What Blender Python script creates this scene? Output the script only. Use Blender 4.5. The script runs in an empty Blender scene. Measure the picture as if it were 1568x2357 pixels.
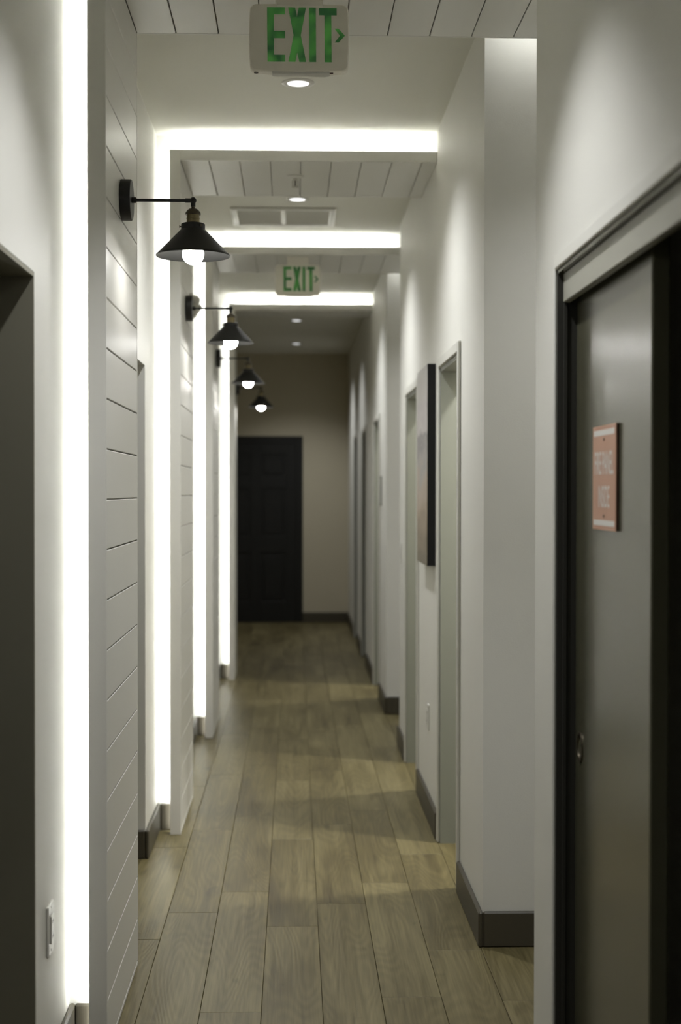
import bpy, math, random
from mathutils import Vector, Matrix

random.seed(7)
SC = bpy.context.scene
COL = SC.collection
K = 0.9354            # depth scale: distances below are written d(...) along the corridor


def d(v):
    return v * K


# ---------------------------------------------------------------- camera
cam_data = bpy.data.cameras.new('camera')
cam = bpy.data.objects.new('camera', cam_data)
COL.objects.link(cam)
cam_data.sensor_fit = 'VERTICAL'
cam_data.sensor_height = 36.0
cam_data.sensor_width = 24.0
cam_data.lens = 36.0 * 3274.0 / 2357.0
cam_data.clip_start = 0.05
EYE = 1.5
cam.location = (0, 0, EYE)
cam.rotation_mode = 'YXZ'
PITCH, YAW, ROLL = -0.849, -1.872, 0.05
cam.matrix_world = (Matrix.Translation((0, 0, EYE)) @ Matrix.Rotation(math.radians(YAW), 4, 'Z')
                    @ Matrix.Rotation(math.radians(90 + PITCH), 4, 'X') @ Matrix.Rotation(math.radians(ROLL), 4, 'Z'))
cam_data.dof.use_dof = True
cam_data.dof.focus_distance = 4.25
cam_data.dof.aperture_fstop = 2.7
SC.camera = cam

# ---------------------------------------------------------------- world, exposure
world = bpy.data.worlds.new('world')
SC.world = world
world.use_nodes = True
world.node_tree.nodes['Background'].inputs['Color'].default_value = (0.9, 0.95, 1.0, 1)
world.node_tree.nodes['Background'].inputs['Strength'].default_value = 0.002
SC.view_settings.view_transform = 'Standard'
SC.view_settings.look = 'None'
SC.view_settings.gamma = 1.0
SC.view_settings.use_curve_mapping = False
SC.view_settings.exposure = 2.54
SC.cycles.use_denoising = True
SC.cycles.max_bounces = 7
SC.cycles.diffuse_bounces = 5
SC.cycles.glossy_bounces = 3
SC.cycles.use_adaptive_sampling = True
SC.cycles.adaptive_threshold = 0.04
SC.cycles.sample_clamp_indirect = 6.0

LED_STRENGTH = 6.0          # upright strips
LED_TOP_STRENGTH = 10.0      # strips over the soffits
LED_COLOR = (0.94, 0.965, 1.0)
BULB_STRENGTH = 15.0
DOWN_WATT = 25.0
ROOM_WATT = 13.0
LENS_STRENGTH = 0.3


# ---------------------------------------------------------------- materials
def new_mat(name):
    m = bpy.data.materials.new(name)
    m.use_nodes = True
    nt = m.node_tree
    return m, nt, nt.nodes['Principled BSDF']


def paint(name, col, rough=0.6, spec=0.4, bump=0.0, bump_scale=250.0, var=0.03, metal=0.0):
    m, nt, p = new_mat(name)
    p.inputs['Roughness'].default_value = rough
    p.inputs['Specular IOR Level'].default_value = spec
    p.inputs['Metallic'].default_value = metal
    tc = nt.nodes.new('ShaderNodeTexCoord')
    n = nt.nodes.new('ShaderNodeTexNoise')
    n.inputs['Scale'].default_value = 3.0
    n.inputs['Detail'].default_value = 4.0
    nt.links.new(tc.outputs['Object'], n.inputs['Vector'])
    mx = nt.nodes.new('ShaderNodeMix')
    mx.data_type = 'RGBA'
    mx.inputs[6].default_value = (*[c * (1 - var) for c in col], 1)
    mx.inputs[7].default_value = (*[min(1, c * (1 + var)) for c in col], 1)
    nt.links.new(n.outputs['Fac'], mx.inputs[0])
    nt.links.new(mx.outputs[2], p.inputs['Base Color'])
    if bump > 0:
        b = nt.nodes.new('ShaderNodeBump')
        b.inputs['Strength'].default_value = bump
        b.inputs['Distance'].default_value = 0.002
        n2 = nt.nodes.new('ShaderNodeTexNoise')
        n2.inputs['Scale'].default_value = bump_scale
        n2.inputs['Detail'].default_value = 2.0
        nt.links.new(tc.outputs['Object'], n2.inputs['Vector'])
        nt.links.new(n2.outputs['Fac'], b.inputs['Height'])
        nt.links.new(b.outputs['Normal'], p.inputs['Normal'])
    return m


def emitter(name, col, strength):
    m, nt, p = new_mat(name)
    p.inputs['Base Color'].default_value = (*col, 1)
    p.inputs['Emission Color'].default_value = (*col, 1)
    p.inputs['Emission Strength'].default_value = strength
    p.inputs['Roughness'].default_value = 0.4
    return m


M = {}
M['wall'] = paint('wall_paint', (0.70, 0.69, 0.635), 0.55, 0.35, bump=0.12, bump_scale=180)
M['ceiling'] = paint('ceiling_paint', (0.70, 0.69, 0.62), 0.7, 0.3, bump=0.1, bump_scale=160)
M['panel'] = paint('shiplap_satin_paint', (0.70, 0.69, 0.645), 0.36, 0.5, var=0.015)
M['baseboard'] = paint('baseboard_paint', (0.062, 0.054, 0.036), 0.45, 0.4)
M['sage'] = paint('sage_door_paint', (0.200, 0.206, 0.175), 0.45, 0.4)
M['dark_jamb'] = paint('dark_jamb_paint', (0.035, 0.034, 0.028), 0.5, 0.3)
M['dark_lining'] = paint('dark_lining_paint', (0.22, 0.208, 0.155), 0.6, 0.3)
M['fascia'] = paint('fascia_paint', (0.33, 0.325, 0.27), 0.4, 0.4)
M['casing'] = paint('casing_paint', (0.6, 0.59, 0.535), 0.45, 0.4)
M['far_wall'] = paint('far_wall_paint', (0.50, 0.455, 0.34), 0.6, 0.3)
M['black_door'] = paint('black_door_paint', (0.008, 0.008, 0.007), 0.5, 0.4)
M['black_metal'] = paint('black_lamp_metal', (0.010, 0.010, 0.009), 0.42, 0.5)
M['brass'] = paint('aged_brass', (0.25, 0.21, 0.12), 0.32, 0.5, metal=1.0)
M['bronze'] = paint('dark_bronze', (0.10, 0.085, 0.06), 0.4, 0.5, metal=0.8)
M['plastic'] = paint('white_plastic', (0.62, 0.61, 0.56), 0.35, 0.5, var=0.01)
M['sign_plastic'] = paint('exit_sign_plastic', (0.80, 0.765, 0.67), 0.4, 0.4, var=0.03)
M['dark'] = paint('dark_slot', (0.02, 0.02, 0.018), 0.6, 0.2)
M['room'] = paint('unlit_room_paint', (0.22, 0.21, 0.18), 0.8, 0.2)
M['grille'] = paint('grille_paint', (0.55, 0.54, 0.49), 0.5, 0.3)
M['sign_red'] = paint('faded_red_plastic', (0.52, 0.275, 0.175), 0.4, 0.4, var=0.05)
M['sign_edge'] = paint('sign_edge_dark', (0.05, 0.02, 0.015), 0.5, 0.3)
M['sign_white'] = paint('sign_white_ink', (0.72, 0.70, 0.65), 0.5, 0.3)
M['canvas_edge'] = paint('black_canvas_edge', (0.012, 0.012, 0.011), 0.7, 0.2)
M['led'] = emitter('led_strip_light', LED_COLOR, LED_STRENGTH)
M['led_top'] = emitter('soffit_led_strip_light', LED_COLOR, LED_TOP_STRENGTH)
M['bulb'] = emitter('bulb_glow', (1.0, 0.985, 0.96), BULB_STRENGTH)
M['lens'] = emitter('downlight_lens', (0.97, 0.98, 1.0), LENS_STRENGTH)


def exit_green():
    m, nt, p = new_mat('exit_letter_green')
    tc = nt.nodes.new('ShaderNodeTexCoord')
    n = nt.nodes.new('ShaderNodeTexNoise')
    n.inputs['Scale'].default_value = 22.0
    n.inputs['Detail'].default_value = 1.0
    nt.links.new(tc.outputs['Object'], n.inputs['Vector'])
    r = nt.nodes.new('ShaderNodeValToRGB')
    r.color_ramp.elements[0].position = 0.36
    r.color_ramp.elements[0].color = (0.010, 0.045, 0.014, 1)
    r.color_ramp.elements[1].position = 0.66
    r.color_ramp.elements[1].color = (0.045, 0.165, 0.028, 1)
    nt.links.new(n.outputs['Fac'], r.inputs['Fac'])
    nt.links.new(r.outputs['Color'], p.inputs['Emission Color'])
    p.inputs['Base Color'].default_value = (0.02, 0.075, 0.02, 1)
    p.inputs['Emission Strength'].default_value = 0.11
    p.inputs['Roughness'].default_value = 0.3
    return m


M['exit_green'] = exit_green()


def sliding_leaf_mat():
    m, nt, p = new_mat('sliding_door_satin_paint')
    tc = nt.nodes.new('ShaderNodeTexCoord')
    mp = nt.nodes.new('ShaderNodeMapping')
    mp.inputs['Scale'].default_value = (1, 30, 0.6)
    n = nt.nodes.new('ShaderNodeTexNoise')
    n.inputs['Scale'].default_value = 4.0
    n.inputs['Detail'].default_value = 3.0
    nt.links.new(tc.outputs['Object'], mp.inputs['Vector'])
    nt.links.new(mp.outputs['Vector'], n.inputs['Vector'])
    r = nt.nodes.new('ShaderNodeValToRGB')
    r.color_ramp.elements[0].color = (0.074, 0.071, 0.044, 1)
    r.color_ramp.elements[1].color = (0.092, 0.089, 0.056, 1)
    nt.links.new(n.outputs['Fac'], r.inputs['Fac'])
    nt.links.new(r.outputs['Color'], p.inputs['Base Color'])
    p.inputs['Roughness'].default_value = 0.24
    p.inputs['Specular IOR Level'].default_value = 0.6
    b = nt.nodes.new('ShaderNodeBump')
    b.inputs['Strength'].default_value = 0.10
    b.inputs['Distance'].default_value = 0.002
    nt.links.new(n.outputs['Fac'], b.inputs['Height'])
    nt.links.new(b.outputs['Normal'], p.inputs['Normal'])
    return m


M['leaf'] = sliding_leaf_mat()


def wood_mat():
    m, nt, p = new_mat('grey_oak_plank')
    N, L = nt.nodes, nt.links
    tc = N.new('ShaderNodeTexCoord')
    oi = N.new('ShaderNodeObjectInfo')
    mul = N.new('ShaderNodeMath'); mul.operation = 'MULTIPLY'; mul.inputs[1].default_value = 53.0
    L.new(oi.outputs['Random'], mul.inputs[0])
    comb = N.new('ShaderNodeCombineXYZ')
    L.new(mul.outputs[0], comb.inputs['X']); L.new(mul.outputs[0], comb.inputs['Y']); L.new(mul.outputs[0], comb.inputs['Z'])
    add = N.new('ShaderNodeVectorMath'); add.operation = 'ADD'
    L.new(tc.outputs['Object'], add.inputs[0]); L.new(comb.outputs[0], add.inputs[1])

    def noise(scale3, detail, dist=0.0, rough=0.5):
        mp = N.new('ShaderNodeMapping')
        mp.inputs['Scale'].default_value = scale3
        L.new(add.outputs[0], mp.inputs['Vector'])
        n = N.new('ShaderNodeTexNoise')
        n.inputs['Scale'].default_value = 1.0
        n.inputs['Detail'].default_value = detail
        n.inputs['Distortion'].default_value = dist
        n.inputs['Roughness'].default_value = rough
        L.new(mp.outputs[0], n.inputs['Vector'])
        return n.outputs['Fac']

    def math2(op, a, b):
        n = N.new('ShaderNodeMath'); n.operation = op
        for i, v in enumerate((a, b)):
            if isinstance(v, (int, float)):
                n.inputs[i].default_value = v
            else:
                L.new(v, n.inputs[i])
        return n.outputs[0]

    field = noise((6.0, 0.75, 1.0), 1.2, 0.25)
    rings = math2('SINE', math2('MULTIPLY', field, 150.0), 0.0)
    rings01 = math2('ADD', math2('MULTIPLY', rings, 0.5), 0.5)
    fine = noise((150.0, 3.5, 1.0), 3.0)
    streak = noise((38.0, 1.1, 1.0), 2.0, 0.2)
    blotch = noise((8.0, 1.3, 1.0), 3.0, 0.5)
    knot = noise((13.0, 5.5, 1.0), 1.5, 0.4)
    knotm = N.new('ShaderNodeMapRange')
    L.new(knot, knotm.inputs['Value'])
    knotm.inputs['From Min'].default_value = 0.68; knotm.inputs['From Max'].default_value = 0.82
    # combine
    v = math2('ADD', math2('MULTIPLY', blotch, 0.50), math2('MULTIPLY', fine, 0.36))
    v = math2('ADD', v, math2('MULTIPLY', streak, 0.30))
    v = math2('ADD', v, math2('MULTIPLY', rings01, 0.075))
    v = math2('SUBTRACT', v, math2('MULTIPLY', knotm.outputs[0], 0.22))
    v = math2('ADD', v, math2('MULTIPLY', math2('SUBTRACT', oi.outputs['Random'], 0.5), 0.13))
    ramp = N.new('ShaderNodeValToRGB')
    e = ramp.color_ramp.elements
    e[0].position = 0.34; e[0].color = (0.045, 0.034, 0.014, 1)
    e[1].position = 0.88; e[1].color = (0.190, 0.161, 0.079, 1)
    x = ramp.color_ramp.elements.new(0.58); x.color = (0.098, 0.080, 0.034, 1)
    L.new(v, ramp.inputs['Fac'])
    L.new(ramp.outputs['Color'], p.inputs['Base Color'])
    p.inputs['Roughness'].default_value = 0.38
    p.inputs['Specular IOR Level'].default_value = 0.28
    b = N.new('ShaderNodeBump')
    b.inputs['Strength'].default_value = 0.25
    b.inputs['Distance'].default_value = 0.0012
    L.new(math2('ADD', math2('MULTIPLY', rings01, 0.6), fine), b.inputs['Height'])
    L.new(b.outputs['Normal'], p.inputs['Normal'])
    return m


M['wood'] = wood_mat()
M['subfloor'] = paint('dark_plank_joint', (0.05, 0.042, 0.03), 0.8, 0.1)


def painting_mat():
    m, nt, p = new_mat('abstract_canvas_paint')
    N, L = nt.nodes, nt.links
    tc = N.new('ShaderNodeTexCoord')
    sep = N.new('ShaderNodeSeparateXYZ')
    L.new(tc.outputs['Object'], sep.inputs[0])
    n = N.new('ShaderNodeTexNoise'); n.inputs['Scale'].default_value = 7.0; n.inputs['Detail'].default_value = 5.0
    mp = N.new('ShaderNodeMapping'); mp.inputs['Scale'].default_value = (1, 0.5, 1.6)
    L.new(tc.outputs['Object'], mp.inputs['Vector']); L.new(mp.outputs[0], n.inputs['Vector'])
    a = N.new('ShaderNodeMath'); a.operation = 'MULTIPLY_ADD'
    L.new(n.outputs['Fac'], a.inputs[0]); a.inputs[1].default_value = 0.45; a.inputs[2].default_value = -0.22
    mr = N.new('ShaderNodeMapRange'); L.new(sep.outputs['Z'], mr.inputs['Value'])
    mr.inputs['From Min'].default_value = -0.44; mr.inputs['From Max'].default_value = 0.44
    s = N.new('ShaderNodeMath'); s.operation = 'ADD'
    L.new(a.outputs[0], s.inputs[0]); L.new(mr.outputs[0], s.inputs[1])
    r = N.new('ShaderNodeValToRGB')
    cr = r.color_ramp
    cr.elements[0].position = 0.05; cr.elements[0].color = (0.20, 0.17, 0.12, 1)
    cr.elements[1].position = 0.95; cr.elements[1].color = (0.50, 0.48, 0.45, 1)
    for pos, c in ((0.25, (0.34, 0.27, 0.20)), (0.42, (0.44, 0.37, 0.31)), (0.52, (0.38, 0.36, 0.34)),
                   (0.62, (0.28, 0.26, 0.26)), (0.68, (0.52, 0.49, 0.47)), (0.8, (0.47, 0.43, 0.43))):
        x = cr.elements.new(pos); x.color = (*c, 1)
    L.new(s.outputs[0], r.inputs['Fac'])
    L.new(r.outputs['Color'], p.inputs['Base Color'])
    p.inputs['Roughness'].default_value = 0.55
    return m


M['painting'] = painting_mat()


# ---------------------------------------------------------------- geometry helpers
class MB:
    """collects shapes, then links them as one mesh object"""

    def __init__(self):
        self.v, self.f, self.smooth = [], [], []

    def add(self, vs, fs, smooth=False):
        b = len(self.v)
        self.v += [tuple(p) for p in vs]
        for f in fs:
            self.f.append(tuple(i + b for i in f))
            self.smooth.append(smooth)
        return self

    def box(self, x0, x1, y0, y1, z0, z1):
        vs = [(x, y, z) for z in (z0, z1) for y in (y0, y1) for x in (x0, x1)]
        fs = [(0, 2, 3, 1), (4, 5, 7, 6), (0, 1, 5, 4), (2, 6, 7, 3), (0, 4, 6, 2), (1, 3, 7, 5)]
        return self.add(vs, fs)

    def rbox(self, x0, x1, y0, y1, z0, z1, c):
        """box with all edges chamfered by c"""
        vs, idx = [], {}
        X, Y, Z = (x0, x1), (y0, y1), (z0, z1)
        for i in (0, 1):
            for j in (0, 1):
                for k in (0, 1):
                    sx, sy, sz = (1, -1)[i], (1, -1)[j], (1, -1)[k]
                    p = (X[i], Y[j], Z[k])
                    for a in range(3):
                        q = [p[0] + sx * c, p[1] + sy * c, p[2] + sz * c]
                        q[a] = p[a]
                        idx[(i, j, k, a)] = len(vs)
                        vs.append(q)
        fs = []
        sq = ((0, 0), (1, 0), (1, 1), (0, 1))
        for s in (0, 1):
            fs.append([idx[(s, a, b, 0)] for a, b in sq][::1 if s else -1])
            fs.append([idx[(a, s, b, 1)] for a, b in sq][::-1 if s else 1])
            fs.append([idx[(a, b, s, 2)] for a, b in sq][::1 if s else -1])
        for a in (0, 1):
            for b in (0, 1):
                fs.append([idx[(0, a, b, 1)], idx[(1, a, b, 1)], idx[(1, a, b, 2)], idx[(0, a, b, 2)]])
                fs.append([idx[(a, 0, b, 0)], idx[(a, 1, b, 0)], idx[(a, 1, b, 2)], idx[(a, 0, b, 2)]])
                fs.append([idx[(a, b, 0, 0)], idx[(a, b, 1, 0)], idx[(a, b, 1, 1)], idx[(a, b, 0, 1)]])
        for i in (0, 1):
            for j in (0, 1):
                for k in (0, 1):
                    fs.append([idx[(i, j, k, 0)], idx[(i, j, k, 1)], idx[(i, j, k, 2)]])
        return self.add(vs, fs)

    def lathe(self, prof, n=40, mat=Matrix.Identity(4), smooth=True, closed=False):
        """profile of (r, z) spun round local z"""
        vs, fs, rows = [], [], []
        for r, z in prof:
            if r < 1e-7:
                rows.append([len(vs)]); vs.append(mat @ Vector((0, 0, z)))
            else:
                rows.append(list(range(len(vs), len(vs) + n)))
                for i in range(n):
                    a = 2 * math.pi * i / n
                    vs.append(mat @ Vector((r * math.cos(a), r * math.sin(a), z)))
        pairs = list(zip(rows, rows[1:]))
        if closed:
            pairs.append((rows[-1], rows[0]))
        for A, B in pairs:
            if len(A) == 1 and len(B) == 1:
                continue
            for i in range(n):
                j = (i + 1) % n
                if len(A) == 1:
                    fs.append((A[0], B[j], B[i]))
                elif len(B) == 1:
                    fs.append((A[i], A[j], B[0]))
                else:
                    fs.append((A[i], A[j], B[j], B[i]))
        return self.add(vs, fs, smooth)

    def prism(self, poly, depth, mat=Matrix.Identity(4)):
        """polygon (x, y) extruded from z=0 to z=depth in mat's frame"""
        n = len(poly)
        vs = [mat @ Vector((x, y, 0)) for x, y in poly] + [mat @ Vector((x, y, depth)) for x, y in poly]
        fs = [tuple(range(n))[::-1], tuple(range(n, 2 * n))]
        fs += [(i, (i + 1) % n, n + (i + 1) % n, n + i) for i in range(n)]
        return self.add(vs, fs)

    def mesh(self, name, mat):
        me = bpy.data.meshes.new(name)
        me.from_pydata(self.v, [], self.f)
        me.polygons.foreach_set('use_smooth', self.smooth)
        me.materials.append(mat)
        import bmesh
        bm = bmesh.new(); bm.from_mesh(me)
        bmesh.ops.recalc_face_normals(bm, faces=bm.faces)
        bm.to_mesh(me); bm.free()
        if any(self.smooth):
            try:
                me.set_sharp_from_angle(angle=math.radians(40))
            except Exception:
                pass
        me.update()
        return me

    def build(self, name, mat, parent=None, loc=(0, 0, 0)):
        return link(name, self.mesh(name, mat), parent, loc)


def link(name, data, parent=None, loc=(0, 0, 0)):
    o = bpy.data.objects.new(name, data)
    COL.objects.link(o)
    o.location = loc
    if parent is not None:
        o.parent = parent
    return o


def struct(o):
    o['kind'] = 'structure'
    return o


def tag(o, label, cat, group=None):
    o['label'] = label
    o['category'] = cat
    if group:
        o['group'] = group
    return o


def empty(name, loc=(0, 0, 0)):
    o = bpy.data.objects.new(name, None)
    COL.objects.link(o)
    o.location = loc
    o.empty_display_size = 0.1
    return o


def copy_tree(o, parent=None):
    c = o.copy()
    COL.objects.link(c)
    c.parent = parent
    for ch in [x for x in o.children]:
        copy_tree(ch, c)
    return c


# ---------------------------------------------------------------- dimensions
CEIL = EYE + 1.562
SOFFIT = EYE + 1.432
PT = 0.047                      # thickness of a portal panel
XL, XR = -0.606, 0.622          # bay walls
PX = -0.493                     # shiplap face
LW, RW = 0.20, 0.13             # wall thickness
END = d(17.35)
START = -4.5
PORT = [4.01, 6.63, 9.23, 12.06, 1.39]
PLENS = [0.80, 0.80, 0.80, 0.50, 0.80]
COVE = 0.094
PORT_X = [PX, PX, PX, -0.472, PX]
LEFT_OPEN = [(2.60, 3.578), (5.20, 6.21), (7.83, 8.84), (10.45, 11.55)]
LHEAD = 2.01
RIGHT_DOORS = [(5.695, 6.45), (7.585, 8.37), (10.98, 11.72), (12.98, 13.75), (14.75, 15.5)]
RHEAD = 2.022
ALCOVES = [(3.90, 4.97), (8.93, 10.19)]
SLIDE = (2.30, 3.585)
SLIDE_HEAD = 2.022

# ---------------------------------------------------------------- floor
floor = struct(MB().box(-2.6, 2.2, START - 0.2, END + 0.2, -0.10, -0.010).build('floor', M['subfloor']))
PW, PLK = 0.177, d(1.316)
plank_me = None
JOINT = {-3: 5.08, -2: 5.40, -1: 4.36, 0: 5.218, 1: 5.50, 2: 4.475, 3: 4.93, 4: 5.75, -4: 4.70, -5: 5.3, -6: 4.5, 5: 5.2, 6: 4.6}
mb = MB().rbox(-PW / 2 + .0006, PW / 2 - .0006, -PLK / 2 + .0006, PLK / 2 - .0006, -0.012, 0.0, 0.0013)
plank_me = mb.mesh('plank', M['wood'])
for c in range(-6, 7):
    xc = -0.0935 + PW * (c + 0.5)
    y = d(JOINT[c])
    while y > START:
        y -= PLK
    while y < END:
        link('plank', plank_me, floor, (xc, y + PLK / 2, 0))
        y += PLK

# ---------------------------------------------------------------- ceiling and walls
struct(MB().box(-2.6, 2.2, START - 0.2, END + 0.2, CEIL, CEIL + 0.12).build('ceiling', M['ceiling']))


def wall_with_openings(name, x0, x1, y0, y1, opens, mat):
    m = MB()
    y = y0
    for a, b, h in sorted(opens):
        if a > y:
            m.box(x0, x1, y, a, 0, CEIL)
        if h < CEIL:
            m.box(x0, x1, a, b, h, CEIL)
        y = b
    if y < y1:
        m.box(x0, x1, y, y1, 0, CEIL)
    return struct(m.build(name, mat))


LEFT_END = d(PORT[3] + PLENS[3])
wall_with_openings('wall_left', XL - LW, XL, START, LEFT_END, [(d(a), d(b), LHEAD) for a, b in LEFT_OPEN], M['wall'])
r_open = [(d(a), d(b), RHEAD) for a, b in RIGHT_DOORS] + [(d(a), d(b), CEIL) for a, b in ALCOVES] + [(d(SLIDE[0]), d(SLIDE[1]), SLIDE_HEAD)]
wall_with_openings('wall_right', XR, XR + RW, START, END, r_open, M['wall'])
struct(MB().box(-1.5, 2.2, END, END + 0.12, 0, CEIL).build('wall_far', M['far_wall']))
struct(MB().box(-1.6, XR + RW, START - 0.12, START, 0, CEIL).build('wall_back', M['wall']))
# lobby side beyond the last portal
m = MB()
m.box(-1.50, -1.38, LEFT_END - 0.12, END, 0, CEIL)
m.box(-1.38, XL - LW, LEFT_END - 0.12, LEFT_END, 0, CEIL)
struct(m.build('wall_lobby', M['far_wall']))
# rooms behind the left openings
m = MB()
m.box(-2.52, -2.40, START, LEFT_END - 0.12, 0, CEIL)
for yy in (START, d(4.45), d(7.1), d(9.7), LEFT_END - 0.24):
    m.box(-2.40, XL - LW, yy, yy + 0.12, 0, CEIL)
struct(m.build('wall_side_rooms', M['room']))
# alcoves on the right, and the closet behind the sliding door
for i, (a, b) in enumerate(ALCOVES):
    m = MB()
    m.box(1.62, 1.74, d(a) - 0.12, d(b) + 0.12, 0, CEIL)
    m.box(XR + RW, 1.62, d(a) - 0.12, d(a), 0, CEIL)
    m.box(XR + RW, 1.62, d(b), d(b) + 0.12, 0, CEIL)
    struct(m.build('wall_alcove_%d' % (i + 1), M['wall']))
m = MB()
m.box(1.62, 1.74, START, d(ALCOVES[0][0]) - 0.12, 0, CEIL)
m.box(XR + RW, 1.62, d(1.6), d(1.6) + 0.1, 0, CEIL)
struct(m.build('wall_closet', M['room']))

# lit rooms behind the right-hand doorways
m = MB()
m.box(2.10, 2.20, START, END, 0, CEIL)
for yy in (6.98, 10.5, 12.4, 14.3):
    m.box(XR + RW, 2.10, d(yy), d(yy) + 0.1, 0, CEIL)
struct(m.build('wall_right_rooms', M['wall']))
for yy, k in ((5.95, 1.0), (7.95, 0.8), (11.4, 0.6)):
    ld = bpy.data.lights.new('room_lamp', 'AREA')
    ld.shape = 'DISK'
    ld.size = 0.18
    ld.energy = ROOM_WATT * k
    ld.color = (1.0, 0.98, 0.93)
    lo = bpy.data.objects.new('room_lamp', ld)
    COL.objects.link(lo)
    lo.location = (1.5, d(yy), CEIL - 0.02)

# ---------------------------------------------------------------- baseboards
BH, BT = 0.117, 0.016


def base_run(name, x0, x1, y0, y1):
    return struct(MB().rbox(x0, x1, y0, y1, 0, BH, 0.005).build(name, M['baseboard']))


segs = []
y = START
for (a, b) in LEFT_OPEN:
    segs.append((y, d(a)))
    y = d(b)
segs.append((y, LEFT_END))
prt = [(d(p) + COVE, d(p + n)) for p, n in zip(PORT, PLENS)]


def cut(segs, holes):
    out = []
    for a, b in segs:
        parts = [(a, b)]
        for h0, h1 in holes:
            nx = []
            for p, q in parts:
                if h1 <= p or h0 >= q:
                    nx.append((p, q))
                else:
                    if h0 > p: nx.append((p, h0))
                    if h1 < q: nx.append((h1, q))
            parts = nx
        out += parts
    return [s for s in out if s[1] - s[0] > 0.02]


for a, b in cut(segs, prt):
    base_run('baseboard_left', XL, XL + BT, a - (BT if a > START + .1 and not any(abs(a - h[1]) < .01 for h in prt) else 0), b)
for a, b in LEFT_OPEN[1:]:      # returns on the far jambs of the left openings
    base_run('baseboard_left', XL - LW, XL, d(b) - BT, d(b))
for i, p in enumerate(PORT):    # inside each light cove
    base_run('baseboard_left', XL + BT, PORT_X[i] - PT + 0.0, d(p) + COVE - BT, d(p) + COVE)
rseg = cut([(START, END)], [(d(a) - 0.046, d(b) + 0.046) for a, b in RIGHT_DOORS] + [(d(a), d(b)) for a, b in ALCOVES]
           + [(d(SLIDE[0]) - 0.033, d(SLIDE[1]) + 0.033)])
for a, b in rseg:
    near_alc = any(abs(a - d(q[1])) < .01 for q in ALCOVES)
    base_run('baseboard_right', XR - BT, XR, a - (BT if near_alc else 0), b)
for a, b in ALCOVES:            # on the alcove faces that look down the hall
    base_run('baseboard_right', XR, 1.62, d(b) - BT, d(b))
base_run('baseboard_far', 0.1, XR - BT, END - BT, END)

# ---------------------------------------------------------------- portals: shiplap panel, soffit, light coves
BG = 0.1327


def board_mesh(name, sx, sy, sz):
    return MB().rbox(-sx / 2, sx / 2, -sy / 2, sy / 2, -sz / 2, sz / 2, 0.0015).mesh(name, M['panel'])


GAP = 0.0036
BTH = 0.015
RB = 0.017       # rabbet behind the panel edge that hides the light strip
for i, p in enumerate(PORT):
    y0, y1 = d(p), d(p + PLENS[i])
    if i in (0, 3, 4):
        blen = y1 - y0 - 0.012 - 0.010
        side_full = board_mesh('board', BTH, blen, BG - GAP)
        soff_full = board_mesh('board', BG - GAP, blen, BTH)
    px = PORT_X[i]
    alc = i in (0, 2)
    xr = 1.61 if alc else XR
    root = struct(empty('trim_%d' % (i + 1), ((px + xr) / 2, y0, 0)))
    inv = Vector(root.location)

    def part(m, name, mat, parent=root, loc=None):
        o = m.build(name, mat, parent)
        return o

    def off(m):
        m.v = [(a - inv.x, b - inv.y, c - inv.z) for a, b, c in m.v]
        return m
    # solid core behind the coves
    part(off(MB().box(XL, px - PT + RB, y0 + COVE, y1, 0, CEIL).box(px - PT + RB, xr, y0 + COVE, y1, SOFFIT + PT - RB, CEIL)), 'bulkhead', M['wall'])
    # side panel: backing, edge trims, boards
    side = part(off(MB().box(px - PT + RB, px - BTH - .001, y0 + .012, y1 - .0005, 0.0, SOFFIT + PT - RB)), 'side_panel', M['panel'])
    part(off(MB().rbox(px - PT, px + .0005, y0, y0 + .012, 0.0, SOFFIT + PT, 0.0015)), 'edge_trim', M['panel'])
    part(off(MB().rbox(px - PT, px + .0005, y1 - .010, y1 + .0005, 0.0, SOFFIT + PT, 0.0015)), 'edge_trim', M['panel'])
    z = 0.0175 - BG
    while z < SOFFIT:
        a, b = max(z + GAP / 2, 0.002), min(z + BG - GAP / 2, SOFFIT)
        if b - a > 0.012:
            me = side_full if (b - a) > BG - GAP - 1e-4 else board_mesh('board', BTH, blen, b - a)
            link('board', me, side, (px - BTH / 2 - inv.x, y0 + .012 + blen / 2 - inv.y, (a + b) / 2))
        z += BG
    # soffit panel
    sof = part(off(MB().box(px - PT + RB, xr, y0 + .012, y1 - .0005, SOFFIT + BTH + .001, SOFFIT + PT - RB)), 'soffit_panel', M['panel'])
    part(off(MB().rbox(px, xr, y0, y0 + .012, SOFFIT - .0005, SOFFIT + PT, 0.0015)), 'edge_trim', M['panel'])
    part(off(MB().rbox(px, xr, y1 - .010, y1 + .0005, SOFFIT - .0005, SOFFIT + PT, 0.0015)), 'edge_trim', M['panel'])
    x = -0.370 - BG * 2
    while x < xr:
        a, b = max(x + GAP / 2, px + .001), min(x + BG - GAP / 2, xr)
        if b - a > 0.012:
            me = soff_full if (b - a) > BG - GAP - 1e-4 else board_mesh('board', b - a, blen, BTH)
            link('board', me, sof, ((a + b) / 2 - inv.x, y0 + .012 + blen / 2 - inv.y, SOFFIT + BTH / 2))
        x += BG
    # light strips hidden behind the panel edges
    xe = XR if alc else xr
    part(off(MB().box(px - PT + .001, px - PT + RB, y0 + .050, y0 + .056, 0.0, SOFFIT + PT - RB)), 'led_channel', M['plastic'])
    part(off(MB().box(px - PT + .003, px - PT + RB - .003, y0 + .056, y0 + .0575, 0.004, SOFFIT + PT - RB)), 'led_strip', M['led'])
    part(off(MB().box(px - PT + RB, xe, y0 + .012, y0 + .0135, SOFFIT + PT - RB + .003, SOFFIT + PT - .003)), 'led_strip', M['led_top'])
    if alc:
        part(off(MB().box(XR + .03, xr, y1, y1 + .0015, CEIL - .030, CEIL - .0255)), 'led_strip', M['led_top'])

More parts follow.
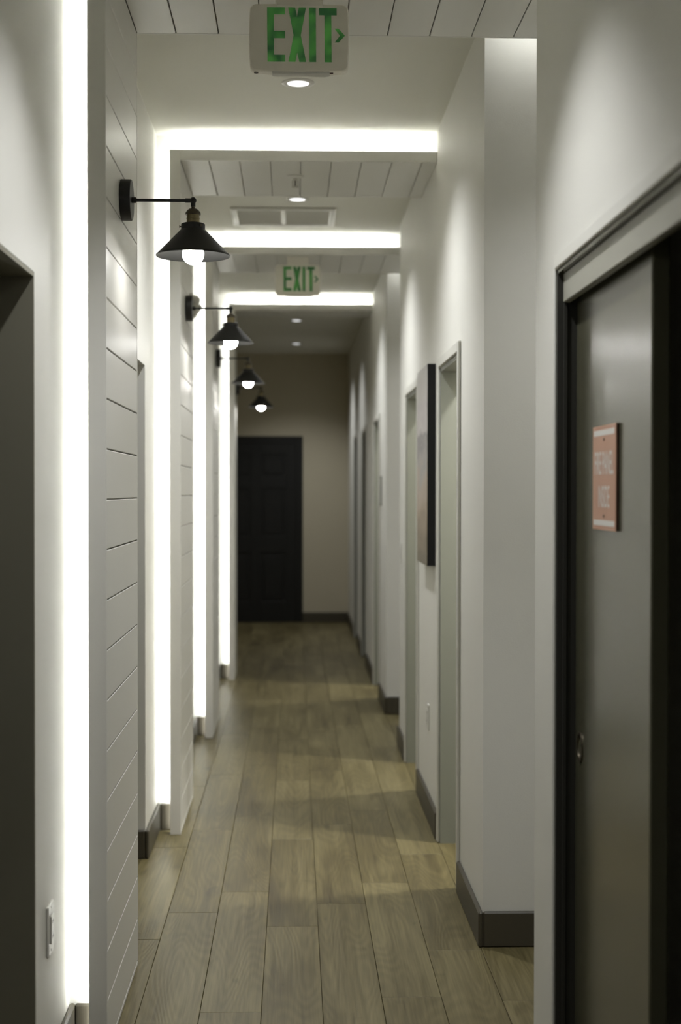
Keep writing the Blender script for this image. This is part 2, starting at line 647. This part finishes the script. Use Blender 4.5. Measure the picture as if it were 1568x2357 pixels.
# ---------------------------------------------------------------- right-hand doors
CW, CT = 0.040, 0.012
for i, (a, b) in enumerate(RIGHT_DOORS):
    a, b = d(a), d(b)
    root = struct(empty('door_%d' % (i + 1), (XR, (a + b) / 2, 0)))
    o = Vector(root.location)

    def P(m, name, mat, parent=root):
        m.v = [(p[0] - o.x, p[1] - o.y, p[2]) for p in m.v]
        return m.build(name, mat, parent)
    P(MB().rbox(XR - CT, XR, a - CW, a, 0, RHEAD + CW, .003), 'casing', M['casing'])
    P(MB().rbox(XR - CT, XR, b, b + CW, 0, RHEAD + CW, .003), 'casing', M['casing'])
    P(MB().rbox(XR - CT, XR, a, b, RHEAD, RHEAD + CW, .003), 'casing', M['casing'])
    jd = XR + RW + 0.01
    P(MB().box(XR - .001, jd, b - .018, b - .0005, 0, RHEAD), 'jamb', M['sage'])
    P(MB().box(XR - .001, jd, a + .0005, a + .018, 0, RHEAD), 'jamb', M['sage'])
    P(MB().box(XR - .001, jd, a + .018, b - .018, RHEAD - .018, RHEAD - .0005), 'head_jamb', M['sage'])

# ---------------------------------------------------------------- sliding door of the fire panel closet
a, b = d(SLIDE[0]), d(SLIDE[1])
root = struct(empty('door_6', (XR, (a + b) / 2, 0)))
o6 = Vector(root.location)


def P6(m, name, mat, parent=root):
    m.v = [(p[0] - o6.x, p[1] - o6.y, p[2]) for p in m.v]
    return m.build(name, mat, parent)


SW = 0.033
P6(MB().rbox(XR - .008, XR, b, b + SW, 0, SLIDE_HEAD + SW, .003), 'casing', M['wall'])
P6(MB().rbox(XR - .008, XR, a - SW, a, 0, SLIDE_HEAD + SW, .003), 'casing', M['wall'])
P6(MB().rbox(XR - .008, XR, a, b, SLIDE_HEAD, SLIDE_HEAD + SW, .003), 'casing', M['wall'])
P6(MB().box(XR - .001, XR + RW, b - .012, b - .0005, 0, SLIDE_HEAD), 'jamb', M['dark_jamb'])
P6(MB().rbox(XR + .013, XR + .022, b - .018, b - .012, 0, SLIDE_HEAD - .002, .001), 'stop_bead', M['dark_jamb'])
P6(MB().box(XR - .001, XR + RW, a + .0005, a + .012, 0, SLIDE_HEAD), 'jamb', M['leaf'])
P6(MB().box(XR - .001, XR + RW, a + .012, b - .012, SLIDE_HEAD - .010, SLIDE_HEAD - .0005), 'head_jamb', M['leaf'])
P6(MB().rbox(XR + .012, XR + .030, a + .012, b - .012, 1.944, SLIDE_HEAD - .010, .002), 'track_fascia', M['fascia'])
LX = XR + 0.044
leaf = P6(MB().rbox(LX, LX + .036, d(2.815), b - .013, 0.008, 1.99, .003), 'door_leaf', M['leaf'])
pull = MB()
ring = [(.030, .0), (.030, .003), (.024, .003), (.022, -.010), (0, -.010)]
pull.lathe(ring, 32, Matrix.Translation((LX - o6.x, b - .075 - o6.y, 0.905)) @ Matrix.Rotation(-math.pi / 2, 4, 'Y') @ Matrix.Scale(1.15, 4, (1, 0, 0)))
pull.build('flush_pull', M['bronze'], leaf)

# fire panel sign on the sliding door
sg_y0, sg_y1, sg_z0, sg_z1 = d(3.095), d(3.335), 1.417, 1.640
sg_yc, sg_zc = (sg_y0 + sg_y1) / 2, (sg_z0 + sg_z1) / 2
sign = empty('fire_panel_sign', (LX, sg_yc, sg_zc))
tag(sign, 'orange-red plastic sign reading FIRE PANEL INSIDE on the grey sliding door', 'sign')
hw, hh = (sg_y1 - sg_y0) / 2, (sg_z1 - sg_z0) / 2
MB().box(-.0055, -.0001, -hw, hw, -hh, hh).build('sign_core', M['sign_edge'], sign)
MB().rbox(-.0068, -.0055, -hw, hw, -hh, hh, .0004).build('sign_face', M['sign_red'], sign)
for s in (-1, 1):
    MB().box(-.0072, -.0068, -hw + .012, hw - .012, s * hh * 0.865 - .006, s * hh * 0.865 + .006).build('stripe', M['sign_white'], sign)
    MB().lathe([(0, 0), (.0035, 0), (.0035, .0012), (0, .0016)], 16,
               Matrix.Translation((-.0068, 0, s * hh * 0.73)) @ Matrix.Rotation(-math.pi / 2, 4, 'Y')).build('screw', M['bronze'], sign)


def text_part(body, width, height, zc, parent, name, mat, x):
    cu = bpy.data.curves.new(name, 'FONT')
    cu.body = body
    cu.size = 1.0
    cu.offset = 0.012
    cu.extrude = 0.0
    cu.align_x = 'LEFT'
    tmp = bpy.data.objects.new(name, cu)
    COL.objects.link(tmp)
    bpy.context.view_layer.update()
    dg = bpy.context.evaluated_depsgraph_get()
    me = bpy.data.meshes.new_from_object(tmp.evaluated_get(dg))
    bpy.data.objects.remove(tmp)
    xs = [v.co.x for v in me.vertices]; ys = [v.co.y for v in me.vertices]
    x0, x1, y0, y1 = min(xs), max(xs), min(ys), max(ys)
    for v in me.vertices:
        u = (v.co.x - x0) / (x1 - x0) - 0.5
        w = (v.co.y - y0) / (y1 - y0) - 0.5
        v.co = Vector((x, -u * width, zc + w * height))
    me.materials.clear()
    me.materials.append(mat)
    return link(name, me, parent)


text_part('FIRE PANEL', 2 * hw * 0.80, .049, hh * 0.285, sign, 'lettering', M['sign_white'], -.0072)
text_part('INSIDE', 2 * hw * 0.47, .047, -hh * 0.36, sign, 'lettering', M['sign_white'], -.0072)

# ---------------------------------------------------------------- dark lining of the nearest left doorway
a, b = d(LEFT_OPEN[0][0]), d(LEFT_OPEN[0][1])
root = struct(empty('door_8', (XL, (a + b) / 2, 0)))
o8 = Vector(root.location)
for nm, y0, y1, z0, z1 in (('jamb', b - .012, b - .0005, 0, LHEAD - .0005), ('jamb', a + .0005, a + .012, 0, LHEAD - .0005), ('head_jamb', a + .012, b - .012, LHEAD - .012, LHEAD - .0005)):
    MB().box(-LW - .005, .0, y0 - o8.y, y1 - o8.y, z0, z1).build(nm, M['dark_lining'], root)

# ---------------------------------------------------------------- far black door
root = struct(empty('door_7', (-0.435, END, 0)))
o7 = Vector(root.location)


def P7(m, name, mat, parent=root):
    m.v = [(p[0] - o7.x, p[1] - o7.y, p[2]) for p in m.v]
    return m.build(name, mat, parent)


dx0, dx1, dh, cw = -0.895, 0.022, 2.045, 0.078
for x0, x1, z0, z1 in ((dx0 - cw, dx0, 0, dh + cw), (dx1, dx1 + cw, 0, dh + cw), (dx0, dx1, dh, dh + cw)):
    P7(MB().rbox(x0, x1, END - .018, END, z0, z1, .004), 'casing', M['black_door'])
leaf = P7(MB().box(dx0, dx1, END - .004, END - .0005, 0, dh), 'door_leaf', M['black_door'])
st = 0.115
xc = (dx0 + dx1) / 2
rails = [(0, .24), (.80, .98), (1.53, 1.66), (1.92, dh)]
for x0, x1 in ((dx0, dx0 + st), (xc - .055, xc + .055), (dx1 - st, dx1)):
    P7(MB().rbox(x0, x1, END - .014, END - .004, 0.0, dh, .002), 'stile', M['black_door'], root)
for z0, z1 in rails:
    P7(MB().rbox(dx0 + st, xc - .055, END - .014, END - .004, z0, z1, .002), 'rail', M['black_door'], root)
    P7(MB().rbox(xc + .055, dx1 - st, END - .014, END - .004, z0, z1, .002), 'rail', M['black_door'], root)
for (z0, z1) in ((.24, .80), (.98, 1.53), (1.66, 1.92)):
    for x0, x1 in ((dx0 + st, xc - .055), (xc + .055, dx1 - st)):
        P7(MB().rbox(x0 + .035, x1 - .035, END - .012, END - .004, z0 + .035, z1 - .035, .007), 'panel', M['black_door'], root)

# ---------------------------------------------------------------- wall sconces
RY = Matrix.Rotation(math.pi / 2, 4, 'Y')       # local z -> +x


def make_sconce():
    root = empty('wall_sconce')
    bp = MB().lathe([(0, 0), (.057, 0), (.058, .001), (.058, .028), (.0565, .030), (0, .030)], 56, RY).build('backplate', M['black_metal'], root)
    MB().lathe([(0, .030), (.0085, .030), (.0085, .040), (.006, .043), (0, .043)], 20, RY).build('lock_nut', M['black_metal'], bp)
    arm = MB().lathe([(0, .036), (.0046, .036), (.0046, .182), (.0065, .182), (.0065, .198), (0, .198)], 20, RY).build('arm', M['black_metal'], root)
    j = MB()
    X = Matrix.Translation((.204, 0, 0))
    j.lathe([(0, -.0098)] + [(.0098 * math.cos(t), .0098 * math.sin(t)) for t in [math.radians(q) for q in range(-75, 90, 15)]] + [(0, .0098)], 24, X)
    j.lathe([(0, -.018), (.0068, -.018), (.0068, 0), (0, 0)], 20, X)
    j.build('swivel_joint', M['black_metal'], root)
    so = MB()
    so.lathe([(0, -.018), (.005, -.018), (.005, -.022), (.0115, -.024), (.0165, -.028), (.0205, -.033), (.0218, -.036), (.0218, -.041), (.0195, -.0415), (0, -.0415)], 40, X)
    cap = so.build('socket_cap', M['bronze'], root)
    MB().lathe([(0, -.0415), (.0185, -.0415), (.0185, -.050), (.0192, -.0505), (.0192, -.053), (.0185, -.0535), (.0185, -.066), (0, -.066)], 40, X).build('socket', M['brass'], root)
    co = MB().lathe([(0, -.0655), (.030, -.0655), (.0342, -.068), (.0345, -.083), (.0335, -.0835), (0, -.0835)], 48, X).build('shade_collar', M['black_metal'], root)
    for k in range(3):
        a = math.radians(180 + 10 + 120 * k)
        R = X @ Matrix.Translation((0, 0, -.0755)) @ Matrix.Rotation(a, 4, 'Z') @ RY
        MB().lathe([(0, .033), (.002, .033), (.002, .0375), (.0035, .0375), (.0035, .0395), (0, .0395)], 14, R).build('thumb_screw', M['bronze'], co)
    # conical shade with rolled rim
    sh = MB().lathe([(.033, -.083), (.0345, -.083), (.100, -.1505), (.1055, -.1555), (.1062, -.1575), (.1052, -.159), (.1036, -.158), (.0985, -.1525), (.033, -.0850)],
                    72, X, closed=True).build('lamp_shade', M['black_metal'], root)
    prof = [(0, -.184)]
    for q in range(-80, 60, 10):
        t = math.radians(q)
        prof.append((.031 * math.cos(t), -.153 + .031 * math.sin(t)))
    prof += [(.0155, -.122), (.0135, -.105), (0, -.105)]
    MB().lathe(prof, 32, X).build('bulb', M['bulb'], root)
    MB().lathe([(0, -.0836), (.0150, -.0836), (.0150, -.1045), (0, -.1045)], 24, X).build('bulb_holder', M['black_metal'], root)
    return root


sc0 = make_sconce()
SCON = [(4.375, 2.330, 'black cone wall sconce nearest the viewer, on the closest shiplap panel'),
        (6.97, 2.332, 'black cone wall sconce second from the viewer, beside the white alarm device'),
        (9.62, 2.335, 'black cone wall sconce third along the hall, seen over the dark far wall'),
        (12.40, 2.338, 'small black cone wall sconce farthest away, above the black door'),
        (1.755, 2.330, 'black cone wall sconce on the panel beside the viewer, out of frame')]
for i, (yy, zz, lab) in enumerate(SCON):
    o = sc0 if i == 0 else copy_tree(sc0)
    o.location = (PORT_X[i], d(yy), zz)
    tag(o, lab, 'wall lamp', 'black cone sconces along the left panels')


# ---------------------------------------------------------------- exit signs
def make_exit():
    """origin: top of the canopy centre on the soffit; face looks along -y"""
    u = 0.0002323
    root = empty('exit_sign')
    cx, cy = 777, 480
    F = Matrix(((1, 0, 0, 0), (0, 0, 1, 0), (0, 1, 0, 0), (0, 0, 0, 1)))   # polygon (x, y) -> (x, z), depth -> y

    def PT_(q):
        return ((q[0] - cx) * u, -(q[1] - cy) * u)
    # barrel outline with rounded corners
    hw, hh, bul = 600 * u, 408 * u, 10 * u
    out = []
    rc = 0.016
    for sx, sy, a0 in ((1, 1, 0), (-1, 1, 90), (-1, -1, 180), (1, -1, 270)):
        for k in range(7):
            t = math.radians(a0 + 15 * k)
            out.append((sx * (hw - rc - bul) + rc * math.cos(t), sy * (hh - rc - bul) + rc * math.sin(t)))
        # bulging edge to the next corner
        if a0 in (0, 180):
            s = 1 if a0 == 0 else -1
            L = hw - rc - bul
            for k in range(1, 10):
                x = L - 2 * L * k / 10
                out.append((s * x, s * (hh - bul + bul * (1 - (x / L) ** 2))))
        else:
            s = -1 if a0 == 90 else 1
            L = hh - rc - bul
            for k in range(1, 10):
                z = L - 2 * L * k / 10
                out.append((s * (hw - bul + bul * (1 - (z / L) ** 2)), -s * z))
    n = len(out)
    m = MB()
    rings = [(0.975, 0.0), (0.99, .0035), (1.0, .009), (1.0, .036), (0.985, .042), (0.96, .045)]
    vs, fs = [], []
    for s, yy in rings:
        vs += [(x * s, yy, z * s) for x, z in out]
    for r in range(len(rings) - 1):
        for i in range(n):
            j = (i + 1) % n
            fs.append((r * n + i, r * n + j, (r + 1) * n + j, (r + 1) * n + i))
    fs.append(tuple(range(n)))
    fs.append(tuple(range((len(rings) - 1) * n, len(rings) * n))[::-1])
    m.add(vs, fs)
    body = m.build('housing', M['sign_plastic'], root)
    # letters, as on the face
    E = [(392, 127), (606, 127), (606, 208), (472, 208), (472, 408), (608, 408), (608, 490), (474, 490), (474, 690), (610, 690), (610, 772), (398, 772)]
    Xp = [(645, 127), (727, 127), (750, 238), (772, 127), (856, 127), (795, 455), (860, 772), (778, 772), (753, 655), (730, 772), (648, 772), (710, 455)]
    I = [(895, 127), (974, 127), (979, 772), (900, 772)]
    T = [(1013, 130), (1224, 130), (1225, 213), (1160, 213), (1165, 773), (1083, 773), (1078, 213), (1014, 213)]
    A = [(1200, 372), (1247, 372), (1323, 455), (1250, 537), (1202, 537), (1266, 455)]
    for nm, poly in (('letter', E), ('letter', Xp), ('letter', I), ('letter', T), ('arrow', A)):
        pts = [PT_(q) for q in poly]
        MB().prism(pts, .0016, Matrix.Translation((0, -.0012, 0)) @ F).build(nm, M['exit_green'], body)
    # underside: test button, indicator window
    MB().lathe([(0, 0), (.006, 0), (.006, .004), (0, .004)], 20, Matrix.Translation((PT_((260, 0))[0], .020, -hh * 0.985 - .001))).build('test_button', M['bronze'], root)
    MB().rbox(PT_((1000, 0))[0], PT_((1185, 0))[0], .012, .018, -hh * 0.985 - .002, -hh * 0.985 + .004, .0008).build('indicator_window', M['sign_edge'], root)
    MB().rbox(-.075, .085, .004, .036, -hh - .004, -hh + .010, .0015).build('down_light_lens', M['plastic'], root)
    return root, hh


def add_canopy(root, h0, h1):
    MB().rbox(-.066, .066, -.004, .052, h0, h1, .004).build('canopy', M['sign_plastic'], root)


e1, ehh = make_exit()
e2 = copy_tree(e1)
z1 = EYE + (1130 - 91.8) / 3500 * 4.25
e1.location = (0.014, d(4.25), z1)
add_canopy(e1, ehh - .012, SOFFIT - z1)
tag(e1, 'large white EXIT sign with green letters hanging nearest, above the first round downlight', 'exit sign', 'exit signs under the soffits')
z2 = EYE + (1130 - 646.0) / 3500 * 9.33
e2.location = (0.023, d(9.33), z2)
add_canopy(e2, ehh - .012, SOFFIT - z2)
tag(e2, 'small blurred EXIT sign farther down the hall, in front of a lit beam', 'exit sign', 'exit signs under the soffits')


# ---------------------------------------------------------------- recessed downlights
def make_downlight():
    root = empty('downlight')
    MB().lathe([(.041, 0), (.063, -.0), (.063, -.002), (.060, -.004), (.046, -.0055), (.0415, -.003)], 56, closed=True).build('trim_ring', M['plastic'], root)
    MB().lathe([(0, -.0025), (.0415, -.0025), (.0415, -.0002), (0, -.0002)], 48).build('lens', M['lens'], root)
    return root


DL = [(3.22, 0.015, 'round recessed downlight in the ceiling above the sliding door, nearest the viewer', 0.65),
      (0.60, 0.015, 'round recessed downlight overhead, just in front of the viewer and out of frame', 0.3),
      (-2.0, 0.015, 'round recessed downlight behind the viewer, out of frame', 0.2),
      (4.30, 1.12, 'added round downlight brightening the side alcove by the first soffit, out of frame', 0.3),  # added unseen lamp, brightens the alcove's end face
      (9.60, 1.12, 'added round downlight brightening the side alcove by the third soffit, out of frame', 0.25),  # second added lamp, unseen, fills the farther alcove with light
      (5.85, 0.015, 'round recessed ceiling downlight just below the large EXIT sign', 0.9),
      (8.17, 0.018, 'round recessed ceiling downlight beside the square air grille', 1.0),
      (10.85, 0.02, 'round recessed ceiling downlight hidden behind the small EXIT sign', 0.8),
      (13.95, 0.022, 'round ceiling downlight just past the last lit beam, nearer of the last two', 0.5),
      (16.15, 0.024, 'round ceiling downlight farthest away, close to the dark end wall', 0.65)]
dl0 = make_downlight()
for i, (yy, xx, lab, pw) in enumerate(DL):
    o = dl0 if i == 0 else copy_tree(dl0)
    o.location = (xx, d(yy), SOFFIT if xx > 0.6 else CEIL)
    tag(o, lab, 'ceiling light', 'round downlights along the ceiling')
for i, o in enumerate([x for x in COL.objects if x.name.split('.')[0] == 'downlight']):
    ld = bpy.data.lights.new('downlight_beam', 'SPOT')
    ld.energy = DOWN_WATT * DL[i][3]
    ld.spot_size = math.radians(98 if i == 0 else 124)
    ld.spot_blend = 0.6 if i == 0 else 0.95
    ld.shadow_soft_size = 0.04
    ld.color = (0.965, 0.98, 1.0)
    lo = bpy.data.objects.new('beam', ld)
    COL.objects.link(lo)
    lo.parent = o
    lo.location = (0, 0, -.012)

# ---------------------------------------------------------------- ceiling sprinkler
sp = empty('fire_sprinkler', (0.005, d(6.95), SOFFIT))
tag(sp, 'small white fire sprinkler head under the second plank soffit', 'sprinkler')
MB().lathe([(0, 0), (.040, 0), (.038, -.004), (.020, -.008), (.012, -.010), (0, -.010)], 32).build('escutcheon', M['plastic'], sp)
m = MB()
m.lathe([(0, -.010), (.011, -.010), (.011, -.020), (0, -.020)], 20)
for s in (-1, 1):
    m.rbox(s * .011 - .003, s * .011 + .003, -.003, .003, -.045, -.019, .001)
m.rbox(-.014, .014, -.003, .003, -.050, -.044, .001)
m.build('frame_arms', M['plastic'], sp)
MB().lathe([(0, -.020), (.003, -.020), (.003, -.044), (0, -.044)], 14).build('heat_bulb', M['bronze'], sp)
MB().lathe([(0, -.050), (.015, -.050), (.015, -.053), (0, -.053)], 24).build('deflector', M['plastic'], sp)

# ---------------------------------------------------------------- return air grille
gy0, gy1, gx0, gx1 = d(8.40), d(8.92), -0.352, 0.232
gr = empty('air_grille', ((gx0 + gx1) / 2, (gy0 + gy1) / 2, CEIL))
tag(gr, 'square white return air grille with a centre bar in the ceiling', 'air grille')
ghx, ghy, gf = (gx1 - gx0) / 2, (gy1 - gy0) / 2, 0.034
for x0, x1, y0, y1 in ((-ghx, ghx, -ghy, -ghy + gf), (-ghx, ghx, ghy - gf, ghy), (-ghx, -ghx + gf, -ghy + gf, ghy - gf), (ghx - gf, ghx, -ghy + gf, ghy - gf)):
    MB().rbox(x0, x1, y0, y1, -.016, -.0005, .005).build('frame', M['plastic'], gr)
MB().rbox(-.012, .012, -ghy + gf, ghy - gf, -.013, -.0005, .003).build('centre_bar', M['plastic'], gr)
MB().box(-ghx + gf, ghx - gf, -ghy + gf, ghy - gf, -.0025, -.0006).build('filter_backing', M['room'], gr)
for s in (-1, 1):
    m = MB()
    x0, x1 = (0.012, ghx - gf) if s > 0 else (-ghx + gf, -0.012)
    yy = -ghy + gf
    while yy < ghy - gf - .004:
        m.add([(x0, yy, -.003), (x1, yy, -.003), (x1, yy + .009, -.009), (x0, yy + .009, -.009),
               (x0, yy + .0008, -.0024), (x1, yy + .0008, -.0024), (x1, yy + .0098, -.0084), (x0, yy + .0098, -.0084)],
              [(0, 1, 2, 3), (7, 6, 5, 4), (0, 4, 5, 1), (3, 2, 6, 7), (0, 3, 7, 4), (1, 5, 6, 2)])
        yy += .0105
    lo = m.build('louvers', M['grille'], gr)
    lo['kind'] = 'stuff'

# ---------------------------------------------------------------- alarm device on the second panel
al = empty('alarm_device', (PX, d(7.22), EYE + (1130 - 708) / 3500 * 7.22))
tag(al, 'white wall alarm device with a rounded head, just behind the second sconce', 'alarm')
MB().rbox(0, .018, -.045, .045, -.058, .058, .006).build('base', M['plastic'], al)
MB().lathe([(0, 0), (.024, 0), (.026, .012), (.022, .028), (.012, .037), (0, .040)], 32,
           Matrix.Translation((.010, 0, .028)) @ RY).build('strobe_head', M['plastic'], al)
# wedge-shaped sounder that juts out towards the middle and tapers down
m = MB()
prof = [(.012, -.050), (.024, -.050), (.035, -.030), (.054, -.006), (.056, .002), (.050, .006), (.012, .006)]
m.prism([(x, z) for x, z in prof], .070, Matrix(((1, 0, 0, 0), (0, 0, 1, -.035), (0, 1, 0, 0), (0, 0, 0, 1))))
m.build('sounder', M['plastic'], al)

# ---------------------------------------------------------------- painting
py0, py1 = d(6.66), d(7.19)
pz0, pz1 = EYE - (1303 - 1130) / 3500 * 6.66, EYE + (1130 - 837) / 3500 * 6.66
pa = empty('canvas_painting', (XR, (py0 + py1) / 2, (pz0 + pz1) / 2))
tag(pa, 'tall abstract canvas painting with black edges between two doors on the right', 'painting')
ph, pw2 = (pz1 - pz0) / 2, (py1 - py0) / 2
MB().box(-.0365, -.001, -pw2, pw2, -ph, ph).build('stretcher_frame', M['canvas_edge'], pa)
MB().rbox(-.039, -.0365, -pw2, pw2, -ph, ph, .0008).build('painted_canvas', M['painting'], pa)


# ---------------------------------------------------------------- wall plates
def plate(name, label, cat, loc, facing, w, h, kind):
    """facing +1: on the left wall looking +x; -1: on the right wall looking -x"""
    r = empty(name, loc)
    tag(r, label, cat)
    s = facing

    def bx(x0, x1, y0, y1, z0, z1, c, nm, mat, parent):
        a, b = sorted((s * x0, s * x1))
        return MB().rbox(a, b, y0, y1, z0, z1, c).build(nm, mat, parent)
    pl = bx(0, .007, -w / 2, w / 2, -h / 2, h / 2, .0025, 'cover_plate', M['plastic'], r)
    if kind == 'outlet':
        bx(.0068, .0105, -.017, .017, -.034, .034, .001, 'receptacle', M['plastic'], r)
        for zz in (-.019, .019):
            for yy in (-.006, .006):
                bx(.0100, .0108, yy - .001, yy + .001, zz - .004, zz + .004, .0002, 'slot', M['dark'], r)
    elif kind == 'switch':
        bx(.0068, .0115, -.016, .016, -.033, .033, .002, 'rocker', M['plastic'], r)
    for zz in (-h * .42, h * .42):
        MB().lathe([(0, 0), (.003, 0), (.003, .0008), (0, .001)], 12, Matrix.Translation((s * .007, 0, zz)) @ Matrix.Rotation(s * math.pi / 2, 4, 'Y')).build('screw', M['plastic'], pl)
    return r


plate('wall_outlet', 'white outlet plate low on the left wall beside the nearest glowing strip', 'outlet', (XL, d(3.765), 0.418), 1, .078, .125, 'outlet')
plate('wall_outlet', 'white outlet plate low on the right wall under the canvas painting', 'outlet', (XR, d(6.98), 0.46), -1, .072, .118, 'outlet')
plate('light_switch', 'white rocker light switch on the right wall past the second doorway', 'switch', (XR, d(8.78), 1.142), -1, .075, .118, 'switch')
pq = empty('door_plaque', (XR, d(10.82), EYE))
tag(pq, 'small grey plaque on the far right wall beside a doorway', 'plaque')
MB().rbox(-.010, 0, -.06, .06, -.105, .105, .002).build('backing', M['sage'], pq)
MB().rbox(-.0115, -.010, -.05, .05, -.09, .09, .0005).build('face_plate', M['grille'], pq)
